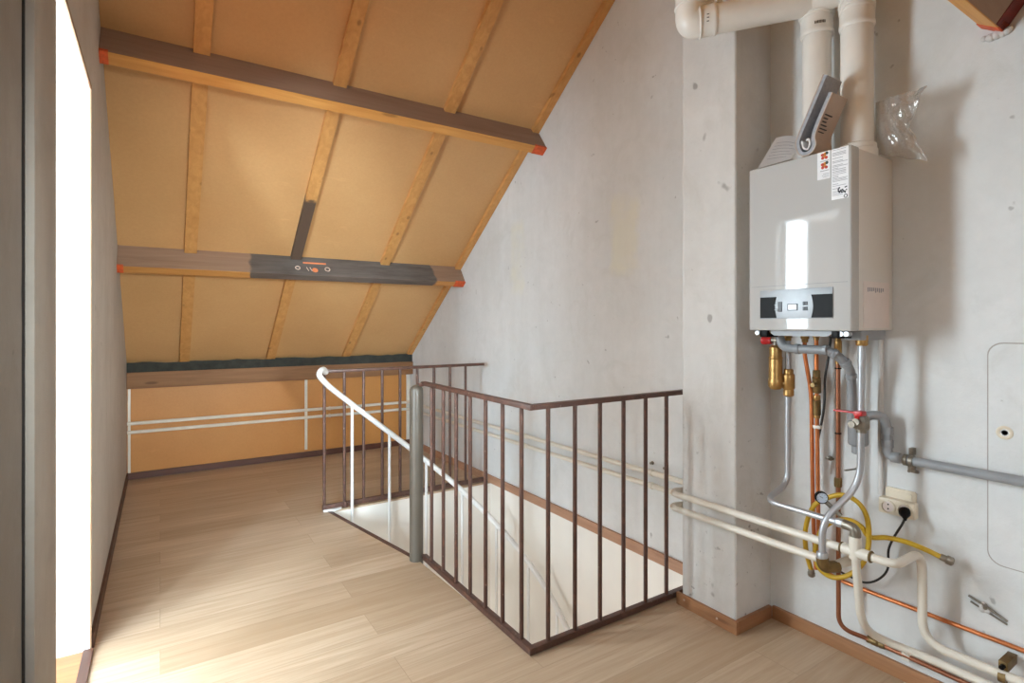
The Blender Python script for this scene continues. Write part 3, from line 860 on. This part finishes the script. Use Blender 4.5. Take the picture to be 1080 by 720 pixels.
# back leaf down, round the fold, front leaf up
ctl = [(1.020, 2.192), (1.062, 2.105), (1.112, 2.002), (1.120, 1.970), (1.108, 1.936), (1.080, 1.931), (1.062, 1.952), (1.066, 1.982), (1.052, 2.024), (1.004, 2.124)]
lc = [(p.y, p.z) for p in spline([Vector((0, y, z)) for y, z in ctl], 6)]
MB().prism(sheet(lc, .011), 'x', 1.995, 2.10).build('pages', M['papergrey'], t)
def shift(c, w):
    pts = [Vector((0, y, z)) for y, z in c]; o = []
    for i, p in enumerate(pts):
        d = (pts[min(i+1, len(pts)-1)]-pts[max(i-1, 0)]).normalized()
        o.append((p.y-d.z*w, p.z+d.y*w))
    return o
sgn = .0078
MB().prism(sheet(shift(lc, sgn), .0035), 'x', 1.994, 2.101).build('cover', M['cover'], t)
inner = [(p.y, p.z) for p in spline([Vector((0, y, z)) for y, z in ((1.108, 1.980), (1.102, 1.955), (1.088, 1.945), (1.079, 1.96), (1.082, 1.98), (1.092, 1.978))], 5)]
MB().prism(sheet(inner, .006), 'x', 1.998, 2.10).build('pages', M['paper'], t)
b = MB()
p0, p1 = Vector(lc[-10]+(0,)).xy, Vector(lc[-1]+(0,)).xy
d = (p1-p0).normalized(); nn = Vector((-d.y, d.x))
for k in range(6):
    c = p0+d*(.006+.012*k)+nn*.0098
    b.box(2.005, 2.005+random.choice((.025, .045, .035)), c.x-.0022, c.x+.0022, c.y-.0012, c.y+.0012)
b.build('print', M['printdark'], t)

def grid_sheet(f, nu, nv, th):
    b = MB(); g = [[b.bm.verts.new(f(i/nu, j/nv)) for j in range(nv+1)] for i in range(nu+1)]
    for i in range(nu):
        for j in range(nv):
            q = b.bm.faces.new((g[i][j], g[i+1][j], g[i+1][j+1], g[i][j+1])); q.smooth = True
    bmesh.ops.solidify(b.bm, geom=b.bm.faces[:], thickness=th)
    return b
def psheet(u, v):
    y = 1.292-.125*u-.05*v*(1-.35*u)
    z = BZ1+.006+v*(.122-.045*u)+.018*math.sin(u*PI)*v
    return (2.005+.05*v+.02*math.sin(u*2.8), y, z)
o = grid_sheet(psheet, 10, 8, .0007).build('paper_sheet', M['paper'])
tag(o, 'creased white printed sheet propped up on the left of the boiler top', 'paper')
pl = MB()
for k in range(6):
    pl.tube([tuple(Vector(psheet(.12+.76*j/5, .30+.1*k))+Vector((-.0012, 0, 0))) for j in range(6 if k % 2 else 5)], .0006, 4)
pl.build('print', M['print'], o)
def psheet2(u, v):
    return (1.985+.10*v, 1.30-.16*u, BZ1+.0025+.008*math.sin(u*3)*v+.004*u)
o = grid_sheet(psheet2, 8, 4, .0007).build('paper_sheet', M['paper'])
tag(o, 'white sheet lying flat on the boiler top under the creased one', 'paper')

# clear plastic bag taped beside the right flue
def bagf(u, v, side):
    notch = .05*(1-abs(2*v-1))*u**2
    y = .948-.175*u+notch
    z0, z1 = 1.925-.075*u, 2.112-.048*u*.3
    z = z0+(z1-z0)*v
    puff = .022*math.sin(PI*v)*math.sin(PI*min(1, u*1.0))
    x = 2.20-.045*u+side*puff
    x += .007*math.sin(13*u+5*v)*u+.008*math.sin(19*v-6*u)*u+.004*math.sin(31*u*v+2)
    z += .004*math.sin(17*u+3)*(v-.5)
    return (x, y, z)
t = thing('plastic_bag', 'clear crumpled plastic bag hanging beside the right flue pipe', 'bag', (2.17, .86, 1.85))
grid_sheet(lambda u, v: bagf(u, v, -1), 26, 22, .0006).build('front_sheet', M['bag'], t)
grid_sheet(lambda u, v: bagf(u, v, 1), 26, 22, .0006).build('back_sheet', M['bag'], t)
b = MB()
b.tube([bagf(1, j/20, 0) for j in range(21)], .0022, 6)
b.tube([bagf(i/20, 1, 0) for i in range(21)], .0012, 6)
b.tube([bagf(i/20, 0, 0) for i in range(21)], .0012, 6)
b.build('bag_seam', M['bag'], t)

# ------------------------------------------------------------------ pipework under the boiler
def nut(parent, p, axis, r, h, mat, name='nut'):
    return MB().lathe([(r*.88, 0), (r, h*.15), (r, h*.85), (r*.88, h)], p, axis, 8).build(name, mat, parent)

t = thing('steel_pipe', 'left steel pipe with brass body dropping from the boiler and turning right', 'pipe', (2.14, 1.243, .6), 'steel pipes under the boiler')
f = [(2.14, 1.243, 1.25), (2.14, 1.243, .665), (2.09, 1.245, .645), (2.0, 1.25, .607), (2.0, .955, .605)]
MB().tube(fillet([(2.14, 1.243, 1.25), (2.14, 1.243, .655), (2.0, 1.255, .608), (2.0, .955, .605)], .055, 10), .0115, 14).build('pipe_run', M['steel'], t)
MB().lathe([(.015, 0), (.018, .006), (.018, .018), (.022, .022), (.023, .03), (.023, .078), (.018, .084), (.02, .09), (.02, .106), (.014, .112)], (2.14, 1.24, 1.12), (0, 0, -1), 20).build('brass_body', M['brass'], t)
nut(t, (2.0, .985, .605), (0, -1, 0), .017, .028, M['steel'])
MB().tube(fillet([(2.0, .962, .605), (1.997, .921, .603), (1.996, .921, .566)], .02), .0165, 12).build('elbow', M['nickel'], t)

t = thing('steel_pipe', 'right steel pipe with red lever valve bending forward down to a brass elbow', 'pipe', (2.1, .95, .48), 'steel pipes under the boiler')
MB().tube(fillet([(2.10, .948, 1.23), (2.10, .953, .73), (1.98, 1.024, .60), (1.98, 1.024, .478)], .075, 10), .0115, 14).build('pipe_run', M['steel'], t)
nut(t, (2.1, .948, 1.225), (0, 0, 1), .02, .022, M['brass'])
v = MB().tube([(2.1, .949, .985), (2.1, .949, .915)], .017, 12).lathe([(.023, -.024), (.027, -.014), (.027, .014), (.023, .024)], (2.1, .949, .95), (0, 0, 1), 8).tube([(2.1, .949, .955), (2.065, .953, .955)], .013, 10).build('valve', M['nickel'], t)
MB().tube([(2.078, .965, .945), (2.06, .965, .945)], .012, 12).build('valve_cap', M['nickel'], v)
h = MB().box(2.066, 2.09, .945, 1.03, .984, .990, .002).box(2.06, 2.095, .93, .958, .978, .994, .003).tube([(2.075, .952, .985), (2.075, .952, .963)], .008, 8)
h.build('valve_handle', M['red'], v)

# brass air separator with red cap
t = thing('air_separator', 'brass cylinder air separator with red cap at the left under the boiler', 'separator', (2.1, 1.27, 1.04))
MB().lathe([(.016, 0), (.024, .008), (.024, .045), (.027, .05), (.027, .053), (.025, .056), (.026, .06), (.026, .135), (.0285, .14), (.0285, .165), (.02, .178), (.012, .18)], (2.11, 1.277, 1.215), (0, 0, -1), 22).build('body', M['brass'], t)
MB().tube([(2.11, 1.277, 1.058), (2.137, 1.243, 1.062)], .016, 14).build('side_arm', M['brass'], t)
MB().tube([(2.11, 1.277, 1.21), (2.11, 1.277, 1.245)], .009, 12).tube([(2.11, 1.30, 1.236), (2.11, 1.245, 1.236)], .011, 12).build('cap_fitting', M['nickel'], t)
MB().lathe([(.012, 0), (.015, .003), (.0155, .02), (.017, .022), (.017, .038), (.012, .043), (.004, .045)], (2.11, 1.293, 1.234), (-.1, 1, 0), 16).build('red_cap', M['red'], t)

# grey condensate drain
t = thing('drain_pipe', 'grey plastic drain with bottle trap running from boiler to the right edge', 'pipe', (2.16, 1.0, .8))
f = [(2.085, 1.247, 1.262), (2.085, 1.235, 1.212), (2.075, 1.19, 1.205), (2.075, 1.055, 1.205), (2.10, 1.022, 1.18), (2.145, 1.008, 1.135), (2.165, 1.012, 1.08), (2.17, 1.012, .93)]
MB().tube(fillet(f, .024, 5), .0165, 16).build('pipe_run', M['grey'], t)
for (p, a) in (((2.075, 1.165, 1.205), (0, 1, 0)), ((2.075, 1.06, 1.205), (0, 1, 0)), ((2.088, 1.036, 1.192), (.3, -.6, -.5)), ((2.122, 1.014, 1.158), (.6, -.2, -.7)), ((2.155, 1.01, 1.108), (.3, 0, -1))):
    MB().lathe([(.0175, -.009), (.0198, -.007), (.0198, .007), (.0175, .009)], p, a, 18).build('joint_ring', M['grey'], t)
MB().lathe([(.026, 0), (.033, .004), (.033, .085), (.029, .092), (.021, .096), (.021, .122), (.014, .126)], (2.175, .995, .945), (0, 0, -1), 22).build('trap_cup', M['grey'], t)
f = [(2.185, .99, .935), (2.2, .972, .965), (2.235, .935, .965), (2.248, .928, .90), (2.248, .928, .82), (2.248, .885, .8145), (2.248, .55, .812), (2.248, -.6, .80)]
MB().tube(fillet(f, .03, 6), .0165, 16).build('pipe_run', M['grey'], t)
for (p, a) in (((2.248, .928, .91), (0, 0, 1)), ((2.248, .928, .862), (0, 0, 1)), ((2.248, .90, .816), (0, 1, 0))):
    MB().lathe([(.0185, -.014), (.0195, -.012), (.0195, .012), (.0185, .014)], p, a, 18).build('joint_ring', M['grey'], t)
cl = MB().lathe([(.0205, -.006), (.0205, .006)], (2.248, .868, .814), (0, 1, 0), 18).lathe([(.0205, -.006), (.0205, .006)], (2.248, .85, .814), (0, 1, 0), 18)
cl.box(2.262, XR-.001, .852, .866, .83, .856, .002).box(2.255, XR-.001, .852, .866, .775, .795, .002).build('pipe_clip', M['nickel'], t)

# copper pipes
t = thing('copper_pipe', 'bright copper pipe curving in beside the left brass valve from the boiler', 'pipe', (2.2, 1.17, .3), 'copper pipes under the boiler')
MB().tube(fillet([(2.17, 1.19, 1.24), (2.17, 1.193, 1.19), (2.195, 1.178, 1.03), (2.2, 1.174, .55), (2.24, 1.184, .305)], .06, 8), .0078, 12).build('pipe_run', M['copper'], t)
t = thing('copper_pipe', 'bright copper pipe with brass valve dropping then running right along the wall', 'pipe', (2.2, 1.15, .28), 'copper pipes under the boiler')
MB().tube(fillet([(2.17, 1.145, 1.25), (2.175, 1.147, 1.11), (2.2, 1.158, .93), (2.2, 1.153, .52), (2.25, 1.175, .31), (2.268, 1.10, .283), (2.272, .6, .278), (2.272, -.6, .265)], .05, 8), .0078, 12).build('pipe_run', M['copper'], t)
nut(t, (2.176, 1.147, 1.12), (0, 0, -1), .014, .03, M['olive'])
v = MB().tube([(2.178, 1.149, 1.09), (2.193, 1.155, 1.03)], .0155, 12).tube([(2.18, 1.15, 1.062), (2.15, 1.15, 1.062)], .009, 10).build('valve', M['olive'], t)
nut(t, (2.193, 1.155, 1.02), (0, 0, -1), .014, .02, M['brass'])
MB().tube([(2.193, 1.156, 1.0), (2.199, 1.158, .94)], .015, 12).build('valve', M['olive'], t)
nut(t, (2.199, 1.158, .945), (0, 0, -1), .013, .018, M['brass'])
MB().box(2.192, 2.212, 1.142, 1.188, .885, .899, .003).build('pipe_clip', M['pipewhite'], t)
t = thing('copper_pipe', 'dull brown copper pipe dropping behind the yellow hose to run above the baseboard', 'pipe', (2.2, 1.07, .1), 'copper pipes under the boiler')
MB().tube(fillet([(2.18, 1.068, 1.17), (2.19, 1.072, .66), (2.2, 1.076, .13), (2.255, .99, .108), (2.262, .6, .10), (2.262, -.6, .095)], .07, 9), .0082, 12).build('pipe_run', M['oldcopper'], t)
for z in (1.132, .883): MB().torus((2.182, 1.069, z), (0, 0, 1), .0092, .003, 14, 6).build('clip_ring', M['black'], t)
nut(t, (2.189, 1.072, .712), (0, 0, -1), .0145, .036, M['olive'])
MB().lathe([(.012, 0), (.014, .004), (.012, .014), (.014, .018), (.014, .036), (.012, .04), (.014, .044), (.012, .06)], (2.252, .998, .109), (.05, -1, -.01), 12).build('coupling', M['olive'], t)
MB().box(2.25, XR-.002, .858, .885, .09, .115, .003).build('pipe_clip', M['pipewhite'], t)

# black lead from the boiler
o = MB().tube(spline([(2.17, 1.098, 1.275), (2.2, 1.106, 1.25), (2.2, 1.113, 1.178), (2.2, 1.127, 1.084), (2.2, 1.131, .971), (2.22, 1.167, .812), (2.235, 1.178, .70)], 8), .0045, 8).build('boiler_cable', M['cable'])
tag(o, 'thin black lead hanging from the boiler behind the copper pipes', 'cable')

# gauge
t = thing('pressure_gauge', 'small round pale blue gauge with black rim in front of the yellow hose', 'gauge', (2.02, 1.035, .676))
g0 = Vector((2.0, 1.035, .676)); ga = Vector((-.72, -.69, .02)).normalized()
MB().lathe([(.019, -.016), (.0215, -.014), (.0215, .0), (.0185, .003), (.018, .0005)], g0, ga, 24).build('rim', M['black'], t)
MB().lathe([(.018, 0), (.018, .0018)], g0, ga, 24).build('dial', M['dial'], t)
b = MB(); s = ga.cross(Vector((0, 0, 1))).normalized(); u = s.cross(ga)
for k in range(7):
    a = math.radians(-30+40*k); d = s*math.cos(a)+u*math.sin(a)
    b.tube([g0+ga*.002+d*.012, g0+ga*.002+d*.0155], .0007, 4)
b.tube([g0+ga*.0022-s*.003, g0+ga*.0022+s*.008+u*.006], .0008, 4)
b.build('dial_marks', M['button'], t)
MB().tube(fillet([g0-ga*.014, g0-ga*.05, (2.06, 1.0, .61)], .03), .0085, 10).build('stem', M['nickel'], t)

# yellow hose
t = thing('yellow_hose', 'coiled yellow hose looped behind the steel pipes with loose end at right', 'hose', (2.14, 1.05, .33))
HP = [(2.16, 1.158, .325), (2.14, 1.169, .409), (2.12, 1.159, .507), (2.12, 1.129, .597), (2.13, 1.084, .64), (2.14, 1.028, .664), (2.15, .98, .644), (2.16, .956, .59), (2.16, .953, .498), (2.15, .97, .425), (2.14, 1.018, .367), (2.13, 1.07, .346), (2.12, 1.111, .372), (2.12, 1.122, .438), (2.13, 1.106, .507), (2.14, 1.069, .552), (2.15, 1.019, .573), (2.165, .981, .558), (2.18, .958, .523), (2.2, .911, .531), (2.21, .855, .533), (2.22, .802, .523), (2.235, .757, .507)]
MB().tube(spline(HP, 8), .0088, 12).build('hose_run', M['yellow'], t)
MB().lathe([(.010, 0), (.0115, .003), (.0115, .012), (.0135, .014), (.0135, .026), (.01, .03)], (2.158, 1.158, .335), (.1, .05, -1), 10).build('coupling', M['nickel'], t)
MB().lathe([(.010, 0), (.0115, .003), (.0115, .016), (.015, .018), (.015, .034), (.01, .038)], (2.234, .762, .509), (.35, -.9, -.3), 10).build('coupling', M['nickel'], t)

# socket, conduit, plug
o = MB().tube([(2.279, .963, 1.275), (2.279, .963, .66)], .0095, 12).build('conduit', M['patch'])
tag(o, 'painted vertical conduit from the boiler down to the socket', 'conduit')
t = thing('power_socket', 'cream double surface socket on a back plate below the drain pipe', 'socket', (2.27, .895, .6))
MB().prism(rrect(.85, .948, .61, .695, .008), 'x', XR-.008, XR-.001).build('back_plate', M['socket'], t)
MB().prism(rrect(.862, .936, .655, .685, .006), 'x', XR-.012, XR-.007).build('plate_rim', M['socket'], t)
MB().box(2.248, XR-.007, .842, .958, .603, .66, .005).build('housing', M['socket'], t)
for y in (.925, .872):
    r = MB().lathe([(.024, 0), (.024, .005), (.020, .006), (.0195, -.0)], (2.249, y, .631), (-1, 0, 0), 24).build('socket_ring', M['socket'], t)
    MB().lathe([(.0185, 0), (.0185, .001)], (2.248, y, .631), (-1, 0, 0), 20).build('socket_well', M['sidelabel'], r)
    if y > .9:
        for dz in (-.008, .008):
            MB().lathe([(.003, 0), (.003, .001)], (2.2472, y, .631+dz), (-1, 0, 0), 8).build('pin_hole', M['hole'], r)
t = thing('power_cable', 'black plug and cord hanging in a loop from the socket', 'cable', (2.24, .87, .6))
MB().lathe([(.017, 0), (.018, .004), (.018, .016), (.012, .028), (.007, .04), (.005, .05)], (2.245, .872, .631), (-.8, -.35, -.35), 14).build('plug', M['black'], t)
MB().tube(spline([(2.212, .857, .615), (2.20, .862, .594), (2.23, .9, .528), (2.25, .925, .47), (2.255, .93, .397), (2.255, .962, .346), (2.25, 1.005, .319), (2.24, 1.051, .325), (2.2, 1.084, .352), (2.13, 1.075, .40)], 8), .004, 8).build('cable', M['cable'], t)

# small fixings on the boiler wall
def at(y, z): return (XR-.001, y, z)
o = MB().torus((XR-.002, .607, .951), (1, 0, 0), .017, .006, 20, 8).lathe([(.014, 0), (.014, .0015)], (XR-.001, .607, .951), (-1, 0, 0), 14)
o = o.build('cable_outlet', M['socket']); tag(o, 'small broken round outlet in the wall at the right edge', 'outlet')
MB().lathe([(.0085, 0), (.0085, .002)], (XR-.002, .607, .951), (-1, 0, 0), 10).build('outlet_hole', M['hole'], o)
o = MB().box(2.278, XR-.001, .842, .872, .765, .775, .002).tube([(2.287, .87, .77), (2.27, .868, .77)], .005, 8).build('wall_plug', M['nickel'])
tag(o, 'small bent metal fixing in the wall just below the drain pipe', 'fixing')
o = MB().tube([(2.288, 1.045, .738), (2.225, 1.065, .735)], .0035, 8).lathe([(.008, 0), (.009, .003), (.006, .006)], (2.288, 1.045, .738), (-1, .2, 0), 10).build('hook_screw', M['nickel'])
tag(o, 'screw hook sticking out of the wall beside the dull copper pipe', 'screw')
o = MB().lathe([(.010, 0), (.011, .004), (.007, .008)], (2.288, 1.15, .757), (-1, 0, 0), 10).box(2.276, 2.288, 1.135, 1.165, .752, .760, .002).build('hook_screw', M['nickel'])
tag(o, 'dark screw bracket in the wall right of the bright copper pipes', 'screw')
t = thing('wall_bracket', 'broken metal pipe bracket with mortar on the wall at lower right', 'bracket', (2.28, .65, .36))
b = MB()
for i in range(7):
    bmesh.ops.create_icosphere(b.bm, subdivisions=2, radius=random.uniform(.006, .011), matrix=Matrix.Translation((XR-.004, .65+random.uniform(-.016, .016), .365+random.uniform(-.012, .012))))
b.build('mortar', M['patch'], t)
MB().tube([(2.286, .70, .388), (2.28, .655, .375), (2.286, .60, .345)], .004, 6).tube([(2.286, .695, .37), (2.286, .60, .335)], .003, 6).tube([(2.285, .655, .375), (2.265, .65, .372)], .006, 8).build('bracket_arm', M['nickel'], t)

# ------------------------------------------------------------------ light
def area(name, loc, rot, sx, sy, power, col=(1, 1, 1)):
    l = bpy.data.lights.new(name, 'AREA'); l.shape = 'RECTANGLE'; l.size = sx; l.size_y = sy
    l.energy = power; l.color = col
    o = bpy.data.objects.new(name, l); COL.objects.link(o); o.location = loc; o.rotation_euler = rot
    return o
area('daylight_front_window', (DX-.07, (W1[0]+W1[1])/2, (W1[2]+W1[3])/2), (0, -PI/2+.35, 0), W1[3]-W1[2], W1[1]-W1[0], 395, (.66, .85, 1))
area('fill_added_wall_window', (DX-.07, (W3[0]+W3[1])/2, (W3[2]+W3[3])/2), (0, -PI/2+.3, 0), W3[3]-W3[2], W3[1]-W3[0], 150, (.70, .88, 1))  # added fill lamp at the made-up second window, for the middle gable wall
area('daylight_side_window', ((W2[0]+W2[1])/2, OY1+.055, (W2[2]+W2[3])/2), (-PI/2, 0, 0), W2[1]-W2[0], W2[3]-W2[2], 122, (.79, .925, 1))
ys = (SY0+SY1)/2
area('fill_added_roof_window', ((S0+S1)/2, ys-.05, near_roof(ys)+.09), (math.atan(K), 0, 0), S1-S0-.1, (SY1-SY0)*1.2, 8, (.82, .93, .99))  # added fill lamp behind the camera, in the made-up roof window
lo_ = area('narrow_fill_beam', (.6, ys, near_roof(ys)-.02), (0, 0, 0), .6, .45, 9.5, (.82, .94, .98))  # narrow beam added to brighten the far end of the room
lo_.rotation_euler = Vector((-.1, 6.3, -.45)).to_track_quat('-Z', 'Y').to_euler()
lo_.data.spread = math.radians(46)
area('daylight_lower_storey', (-.3, 2.8, -1.3), (0, -PI/2, 0), 1.6, 1.6, 16, (.95, .97, 1))
w = bpy.data.worlds.new('sky'); scene.world = w; w.use_nodes = True
w.node_tree.nodes['Background'].inputs[0].default_value = (.75, .86, 1, 1)
w.node_tree.nodes['Background'].inputs[1].default_value = 1.0

# ------------------------------------------------------------------ camera
cd = bpy.data.cameras.new('camera'); cam = bpy.data.objects.new('camera', cd); COL.objects.link(cam)
cd.sensor_width = 36; cd.lens = 573.0/1080*36
cd.shift_y = -(360-342.1)/1080
cd.clip_start = .02
cam.location = (0, 0, 1.3)
cam.rotation_euler = (PI/2, 0, -math.radians(32.93))
scene.camera = cam
scene.view_settings.view_transform = 'Standard'
scene.view_settings.look = 'None'
scene.view_settings.exposure = .72
scene.view_settings.gamma = 1
scene.view_settings.use_curve_mapping = False
scene.cycles.use_denoising = True
scene.cycles.max_bounces = 14
scene.cycles.diffuse_bounces = 8
scene.cycles.transparent_max_bounces = 12
scene.cycles.sample_clamp_indirect = 6
